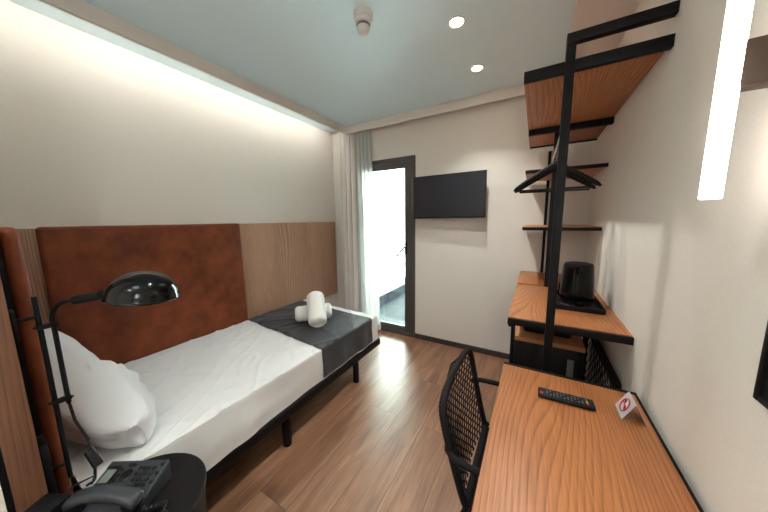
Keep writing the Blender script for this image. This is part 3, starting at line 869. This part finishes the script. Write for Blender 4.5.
# ------------------------------------------------------------------ chair tucked to the desk
CHY = 0.945
t = thing('desk_chair', 'black woven rope armchair tucked against the desk', 'chair', (-0.02, CHY, 0))
def halfw(v):
    w = 0.192+0.020*min(1, v/0.7)
    if v > 0.74:
        k = (v-0.74)/0.26; w *= max(0.0, 1-k**3.4)**(1/2.4)*0.4+0.6*max(0, 1-k**7)**0.6
    return w
def BK(s, v):
    w = halfw(v) if v < 0.999 else halfw(0.999)
    return V((-0.165-0.088*v**0.85+0.022*(s*s), CHY+s*w, 0.455+0.365*v))
def outline():
    L, R_ = [], []
    for k in range(40):
        v = 1-(1-k/39)**1.6
        v = min(v, 0.995)
        L.append(BK(-1, v)); R_.append(BK(1, v))
    return L+list(reversed(R_))
ol = outline()
# resample the outline evenly
def resample(pts, n, closed=True):
    P = pts+([pts[0]] if closed else [])
    d = [0]
    for a, b in zip(P[:-1], P[1:]): d.append(d[-1]+(b-a).length)
    out = []
    m = n if closed else n-1
    j = 0
    for i in range(n):
        s = d[-1]*i/m
        while j < len(d)-2 and d[j+1] < s: j += 1
        k = (s-d[j])/max(1e-9, d[j+1]-d[j]); out.append(P[j].lerp(P[j+1], k))
    return out
ol = resample(ol, 260)
bm = BM()
# rope-wrapped tube: fine ribs along the frame
tube(bm, ol, 0.0125, 10, closed=True)
rings = 10
for i in range(260):
    if i % 2 == 0:
        for j in range(10):
            v = bm.verts[i*10+j] if False else None
bm.verts.ensure_lookup_table()
for i in range(260):
    if i % 2:
        for j in range(10):
            vv = bm.verts[i*10+j]; vv.co += (ol[i]-vv.co)*0.14
bk = obj('backrest_frame', bm, M['rope'], t, 60)
bm = BM(); strands(bm, BK, 25, 22, 0.0029, 5, 0.95, 6, -0.95, 0.95); obj('woven_back', bm, M['rope'], t, 60)
bm = BM()
box(bm, (-0.145, CHY-0.2, 0.425), (0.27, CHY+0.2, 0.452), 0.012, 3)
obj('seat', bm, M['rope'], t)
for sg in (-1, 1):
    ya = CHY+sg*0.236
    bm = BM()
    tube(bm, resample([V((-0.205, CHY+sg*0.19, 0.655)), V((-0.205, CHY+sg*0.208, 0.648)), V((-0.175, CHY+sg*0.230, 0.645)), V((-0.12, ya, 0.645)), V((0.0, ya, 0.645)), V((0.06, ya, 0.638)), V((0.085, ya, 0.60)), V((0.1, ya, 0.5)), V((0.115, ya-sg*0.02, 0.44))], 46, False), 0.010, 10)
    obj('armrest', bm, M['rope'], t, 60)
    bm = BM(); tube(bm, [(-0.135, CHY+sg*0.19, 0.47), (-0.15, CHY+sg*0.2, 0.43), (-0.185, CHY+sg*0.215, 0.0)], 0.010, 10); obj('leg', bm, M['black'], t, 60)
    bm = BM(); tube(bm, [(0.22, CHY+sg*0.19, 0.43), (0.235, CHY+sg*0.205, 0.0)], 0.010, 10); obj('leg', bm, M['black'], t, 60)

# ------------------------------------------------------------------ wall lamp and dark panel on the right wall
t = thing('wall_lamp', 'tall glowing wall lamp bar with a bronze bracket', 'lamp', (XR, 0.76, 1.41))
LBX, LBY = 0.2865, 0.752
bm = BM(); lathe(bm, [(0, 1.411), (0.0138, 1.411), (0.0148, 1.413), (0.0148, 1.93), (0, 1.93)], (LBX, LBY, 0), 32); obj('light_bar', bm, M['tube'], t)
bm = BM(); box(bm, (0.289, 0.742, 1.605), (XR-0.011, 0.782, 1.680), 0.002); obj('bracket', bm, M['bronze'], t)
bm = BM(); box(bm, (XR-0.0105, 0.745, 1.615), (XR-0.0005, 0.82, 1.67), 0.003); obj('wall_plate', bm, M['bronze'], t)
tp = dup(t, (XR, -0.62, 1.41), 'tall glowing fill lamp bar, added out of view on the right wall of the entry passage')  # unseen second bar, added as a strong fill light for the room
for q_ in tp.children:
    if q_.name.startswith('light_bar'):
        q_.data = q_.data.copy(); q_.data.materials[0] = M['fill_tube']
c = (-0.42, -0.25, ZC)
t = thing('added_fill_lamp', 'round flush fill lamp with a glowing disc, added out of view in the entry passage', 'lamp', c)  # lamp added behind the camera to brighten the room
bm = BM(); lathe(bm, [(0, 0), (0.20, 0), (0.205, -0.01), (0.205, -0.03), (0.19, -0.034), (0, -0.034)], c, 48); obj('base_ring', bm, M['white_plastic'], t)
bm = BM(); lathe(bm, [(0, -0.0345), (0.188, -0.0345), (0.18, -0.046), (0.1, -0.056), (0, -0.058)], c, 48); obj('diffuser', bm, M['disc'], t)


t = thing('framed_panel', 'dark panel in a thin black frame low on the right wall below the lamp', 'panel', (XR, 0.5, 1.05))
bm = BM()
m0, m1, n0, n1_ = 0.30, 0.698, 1.056, 1.42
box(bm, (XR-0.016, m1-0.012, n0), (XR-0.0005, m1, n1_), 0.002); box(bm, (XR-0.016, m0, n0), (XR-0.0005, m0+0.012, n1_), 0.002)
box(bm, (XR-0.016, m0+0.012, n0), (XR-0.0005, m1-0.012, n0+0.012), 0.002); box(bm, (XR-0.016, m0+0.012, n1_-0.012), (XR-0.0005, m1-0.012, n1_), 0.002)
obj('frame', bm, M['black'], t)
bm = BM(); box(bm, (XR-0.011, m0+0.012, n0+0.012), (XR-0.002, m1-0.012, n1_-0.012)); obj('panel', bm, M['black_matte'], t, 0)

# ------------------------------------------------------------------ bedside: table, telephone, reading lamp
TB = V((-0.95, 0.18, 0)); TZ = 0.58
t = thing('side_table', 'round black drum side table beside the bed', 'side table', TB)
bm = BM(); lathe(bm, [(0, TZ-0.012), (0.176, TZ-0.012), (0.180, TZ-0.009), (0.180, TZ-0.003), (0.177, TZ), (0, TZ)], TB, 72); obj('tabletop', bm, M['black_matte'], t)
bm = BM(); lathe(bm, [(0, 0), (0.150, 0), (0.152, 0.006), (0.174, TZ-0.03), (0.174, TZ-0.0125), (0, TZ-0.0125)], TB, 72); obj('drum', bm, M['black'], t)

# telephone, local frame: x along its width, -y towards the handset side
PA = math.radians(31); PH0 = V((-0.992, 0.176, TZ+0.0005)); RP = rz(PA)
t = thing('telephone', 'black desk telephone with handset and keypad on the side table', 'telephone', PH0)
def ph(x, y, z): return PH0+RP @ V((x*0.80, y*0.82, z))
W2, D2 = 0.112, 0.085
def ptop(y): return 0.024+0.042*(y+D2)/(2*D2)
bm = BM()
def wedge(bm, x0, x1, y0_, y1_, z0f, topf):
    vs = []
    for x in (x0, x1):
        for y, z in ((y0_, z0f), (y1_, z0f), (y1_, topf(y1_)), (y0_, topf(y0_))):
            vs.append(bm.verts.new(ph(x, y, z)))
    for f in ((0, 1, 2, 3), (4, 7, 6, 5), (0, 4, 5, 1), (1, 5, 6, 2), (2, 6, 7, 3), (3, 7, 4, 0)): bm.faces.new([vs[i] for i in f])
wedge(bm, -W2, W2, -D2, D2, 0.0, ptop)
bmesh.ops.bevel(bm, geom=list(bm.edges), offset=0.005, segments=3, profile=0.5, affect='EDGES')
pb = obj('base', bm, M['plastic'], t)
def pkey(name, x, y, sx, sy, mat, h=0.0055, parent=None):
    bm = BM(); wedge(bm, x-sx, x+sx, y-sy, y+sy, ptop(y)-0.001, lambda q: ptop(q)+h)
    bmesh.ops.bevel(bm, geom=list(bm.edges), offset=min(0.0012, h*0.4), segments=1, affect='EDGES')
    return obj(name, bm, mat, parent or t)
d = pkey('display_bezel', -0.078, 0.030, 0.024, 0.036, M['plastic_dark'], 0.0025)
pkey('display', -0.078, 0.028, 0.017, 0.026, M['lcd'], 0.0032, d)
pkey('label_strip', -0.104, 0.03, 0.004, 0.026, M['silver_card'], 0.0012)
for i in range(4): pkey('key', -0.043, 0.052-i*0.0155, 0.0042, 0.005, M['keycap'])
for i in range(3): pkey('key', -0.022+i*0.0155, 0.066, 0.0052, 0.005, M['keycap']) if i < 2 else None
for i in range(4):
    for j in range(4):
        pkey('key', 0.024+i*0.0168, 0.056-j*0.0165, 0.0056, 0.0052, M['keycap'])
for j in range(3): pkey('key', 0.098, 0.066-j*0.026, 0.0052, 0.005, M['keycap'])
bm = BM(); cz = ptop(0.035)
tilt = math.atan2(0.042, 2*D2*0.82)
RT = RP @ Matrix.Rotation(tilt, 3, 'X')
lathe(bm, [(0.010, -0.001), (0.0165, -0.001), (0.0165, 0.004), (0.0145, 0.005), (0.010, 0.004)], ph(-0.012, 0.037, cz), 30, RT)
lathe(bm, [(0, 0.0), (0.0065, 0.0), (0.0065, 0.0035), (0, 0.004)], ph(-0.012, 0.037, cz), 20, RT)
o = obj('navigation_ring', bm, M['keycap'], t); 
# cradle recess wall under the handset
bm = BM(); wedge(bm, -W2+0.012, W2-0.012, -D2-0.004, -D2+0.006, 0.0, lambda q: 0.03); obj('cradle', bm, M['plastic_dark'], t)
# handset: arched bar along x with ear and mouth pieces
bm = BM()
def hs(u, v):
    s = 2*u-1; th = 2*PI*v
    arch = 0.030*(1-s*s)
    hw = 0.023+0.006*abs(s)**3; hh = 0.014+0.005*abs(s)**4
    k = (1-abs(s)**18)**0.5
    c_, s_ = math.cos(th), math.sin(th)
    return ph(s*0.122, -0.052+hw*math.copysign(abs(c_)**0.7, c_)*k, 0.050+arch+hh*math.copysign(abs(s_)**0.7, s_)*k)
grid(bm, hs, 48, 20)
bmesh.ops.remove_doubles(bm, verts=bm.verts, dist=0.0005)
hnd = obj('handset', bm, M['plastic'], t, 70)
for sx in (-0.095, 0.095):
    bm = BM(); lathe(bm, [(0, -0.026), (0.017, -0.026), (0.021, -0.018), (0.022, 0.0), (0, 0.0)], ph(sx, -0.055, 0.052), 24)
    obj('ear_piece', bm, M['plastic_dark'], hnd)
# coiled cord from the handset end to the table
bm = BM()
path = [ph(0.118, -0.055, 0.042), ph(0.135, -0.05, 0.022), ph(0.160, -0.025, 0.0105), ph(0.178, -0.02, 0.0105), ph(0.19, -0.045, 0.0105), ph(0.18, -0.075, 0.0105), ph(0.14, -0.105, 0.0105), ph(0.09, -0.105, 0.0105)]
path = resample(path, 420, False); hel = []
for i, pnt in enumerate(path):
    a = path[min(i+1, 419)]-path[max(i-1, 0)]; a.normalize()
    n_ = a.cross(V((0, 0, 1))); n_.normalize(); b_2 = a.cross(n_)
    th = i/419*2*PI*46; k = min(1, i/30)
    hel.append(pnt+(n_*math.cos(th)+b_2*math.sin(th))*0.0065*k)
tube(bm, hel, 0.0017, 5); obj('coiled_cord', bm, M['plastic_dark'], t, 60)

# small black box left of the telephone
bx = V((-1.068, 0.055, TZ+0.0005))
t = thing('power_box', 'small plain black box beside the telephone', 'box', bx)
bm = BM(); box(bm, bx+V((-0.035, -0.03, 0)), bx+V((0.035, 0.03, 0.075)), 0.004, 2, rz(math.radians(30)), bx); obj('casing', bm, M['plastic_dark'], t)
bm = BM(); tube(bm, [bx+V((-0.01, 0.025, 0.05)), bx+V((-0.03, 0.055, 0.06)), bx+V((-0.045, 0.095, 0.045)), V((-1.085, 0.135, TZ+0.02))], 0.003, 8); obj('cable', bm, M['plastic_dark'], t, 60)

# reading lamp
LX, LY = -1.165, 0.1135
t = thing('reading_lamp', 'black swing-arm reading lamp with a domed shade by the headboard', 'lamp', (LX, 0.085, 0.6))
bm = BM(); box(bm, (-1.205, 0.0688, 0.50), (-1.135, 0.084, 0.78), 0.002); obj('mounting_plate', bm, M['black'], t)
bm = BM(); box(bm, (-1.19, 0.0685, 1.08), (-1.14, 0.078, 1.16), 0.002); obj('mounting_plate', bm, M['black'], t)
bm = BM(); tube(bm, [(LX, LY, 0.63), (LX, LY, 1.187)], 0.0054, 12); obj('fixed_rod', bm, M['black'], t)
for z in (0.68, 1.13):
    bm = BM(); tube(bm, [(LX, 0.077, z), (LX, LY, z)], 0.0045, 10); obj('stand_off', bm, M['black'], t)
L2 = V((LX+0.004, LY+0.023, 0))
SC = V((-0.935, 0.272, 1.205))     # shade centre
dirn = V((SC.x-L2.x, SC.y-L2.y, 0)); hd2 = dirn.normalized()
e = V((L2.x, L2.y, 1.06))
pts = [V((L2.x, L2.y, 0.86)), V((L2.x, L2.y, 1.06)), V((L2.x, L2.y, 1.11))]
for k in range(1, 9):
    a = k/8*PI/2*0.94
    pts.append(V((L2.x, L2.y, 1.11))+hd2*0.055*(1-math.cos(a))+V((0, 0, 0.055*math.sin(a)*1.05)))
nk = pts[-1]+hd2*0.03+V((0, 0, 0.004)); pts.append(nk)
bm = BM(); tube(bm, pts, 0.0054, 12); arm = obj('swing_arm', bm, M['black'], t, 60)
for z in (0.875, 1.10):
    bm = BM(); box(bm, (LX-0.0075, LY-0.0075, z-0.006), (L2.x+0.0075, L2.y+0.0075, z+0.006), 0.003)
    tube(bm, [(LX-0.002, LY-0.012, z), (LX+0.006, L2.y+0.011, z)], 0.003, 8)
    obj('clamp', bm, M['black'], t)
sdir = (SC-nk).normalized()
bm = BM(); tube(bm, [nk-sdir*0.006, nk+sdir*0.01, nk+sdir*0.012, nk+sdir*0.07], 0.0125, 16); obj('lamp_socket', bm, M['black'], t)
# dome shade, opening downwards, slightly tilted
tl = Matrix.Rotation(math.radians(-8), 3, hd2.cross(V((0, 0, 1)))) 
F2 = tl @ frame_from(hd2)
bm = BM(); R0, HS = 0.079, 0.066
prof_o = [(R0*math.sin(a)*1.0, HS*math.cos(a)) for a in [i/16*PI/2 for i in range(17)]]
prof_i = [((R0-0.0025)*math.sin(a), (HS-0.0025)*math.cos(a)) for a in [i/16*PI/2 for i in range(17)]]
prof = prof_o+[(R0+0.003, -0.003), (R0+0.001, -0.006), (R0-0.0025, -0.004)]+list(reversed(prof_i))
cs = SC+V((0, 0, -0.022))
lathe(bm, prof, cs, 56, F2); shd = obj('lamp_shade', bm, M['black_gloss'], t, 60)
bm = BM(); lathe(bm, [(0, 0.045), (0.012, 0.043), (0.018, 0.028), (0.016, 0.012), (0, 0.005)], cs, 24, F2); obj('bulb', bm, M['white_plastic'], shd)
# lamp cable with an in-line switch
bm = BM()
cb = [V((L2.x, L2.y, 0.86)), V((L2.x+0.004, L2.y+0.004, 0.80)), V((-1.148, 0.157, 0.73)), V((-1.130, 0.160, 0.685)), V((-1.120, 0.156, 0.645)), V((-1.11, 0.150, 0.612)), V((-1.125, 0.135, 0.60))]
tube(bm, resample(cb, 40, False), 0.0035, 8); obj('cable', bm, M['plastic_dark'], t, 60)
bm = BM(); ic = V((-1.128, 0.158, 0.672)); dv = V((0.6, 0.15, -0.78)).normalized()
FM = frame_from(dv); box(bm, ic+V((-0.028, -0.011, -0.008)), ic+V((0.028, 0.011, 0.008)), 0.003, 2, FM, ic); obj('switch', bm, M['plastic_dark'], t)

# ------------------------------------------------------------------ light
w = bpy.data.worlds.new('sky'); scene.world = w; w.use_nodes = True
nt = w.node_tree; bg = nt.nodes['Background']
sky = nt.nodes.new('ShaderNodeTexSky'); sky.sky_type = 'NISHITA'; sky.sun_elevation = math.radians(48); sky.sun_rotation = math.radians(100)
sky.sun_disc = False; sky.sun_intensity = 0.4
nt.links.new(sky.outputs[0], bg.inputs[0]); bg.inputs[1].default_value = 0.5
def light(kind, name, loc, energy, color, rot=None, **kw):
    l = bpy.data.lights.new(name, kind); l.energy = energy; l.color = color
    for k, v in kw.items(): setattr(l, k, v)
    o = bpy.data.objects.new(name, l); COL.objects.link(o); o.location = loc
    if rot is not None: o.rotation_euler = rot
    return o
sun = light('SUN', 'sunlight', (2, 6, 6), 44, (0.88, 1.0, 0.98), None, angle=math.radians(1.0))
sun.rotation_euler = V((-0.95, 0.10, -0.22)).to_track_quat('-Z', 'Y').to_euler()
por = light('AREA', 'door_portal', ((DX0+DX1)/2, YB+0.13, 1.03), 1.0, (1, 1, 1), (math.radians(-90), 0, 0), shape='RECTANGLE', size=DX1-DX0-0.1, size_y=1.95)
por.data.cycles.is_portal = True
for (x, y, pw) in ((-0.445, 1.61, 19), (-0.433, 2.137, 19), (-0.445, 0.62, 9), (-0.42, -0.85, 30)):  # last two beams belong to the added fill downlights
    s = light('SPOT', 'downlight_beam', (x, y, ZC-0.008), pw, (0.97, 1.0, 0.96), (0, 0, 0), spot_size=math.radians(110), spot_blend=0.6, shadow_soft_size=0.03)

# ------------------------------------------------------------------ camera
yaw, pitch, roll = math.radians(30.15), math.radians(7.9), math.radians(-0.8)
fw = V((-math.sin(yaw)*math.cos(pitch), math.cos(yaw)*math.cos(pitch), -math.sin(pitch)))
rt = V((math.cos(yaw), math.sin(yaw), 0)); up_ = rt.cross(fw)
r2 = rt*math.cos(roll)+up_*math.sin(roll); u2 = -rt*math.sin(roll)+up_*math.cos(roll)
cam = bpy.data.cameras.new('camera'); co = bpy.data.objects.new('camera', cam); COL.objects.link(co)
mw = Matrix((r2, u2, -fw)).transposed().to_4x4(); mw.translation = V((0, 0, H_CAM)); co.matrix_world = mw
cam.sensor_width = 36; cam.lens = 36*259.6/768; cam.clip_start = 0.02
scene.camera = co
vs_ = scene.view_settings
vs_.view_transform = 'Standard'; vs_.look = 'None'; vs_.exposure = 1.38; vs_.gamma = 1.0; vs_.use_curve_mapping = False
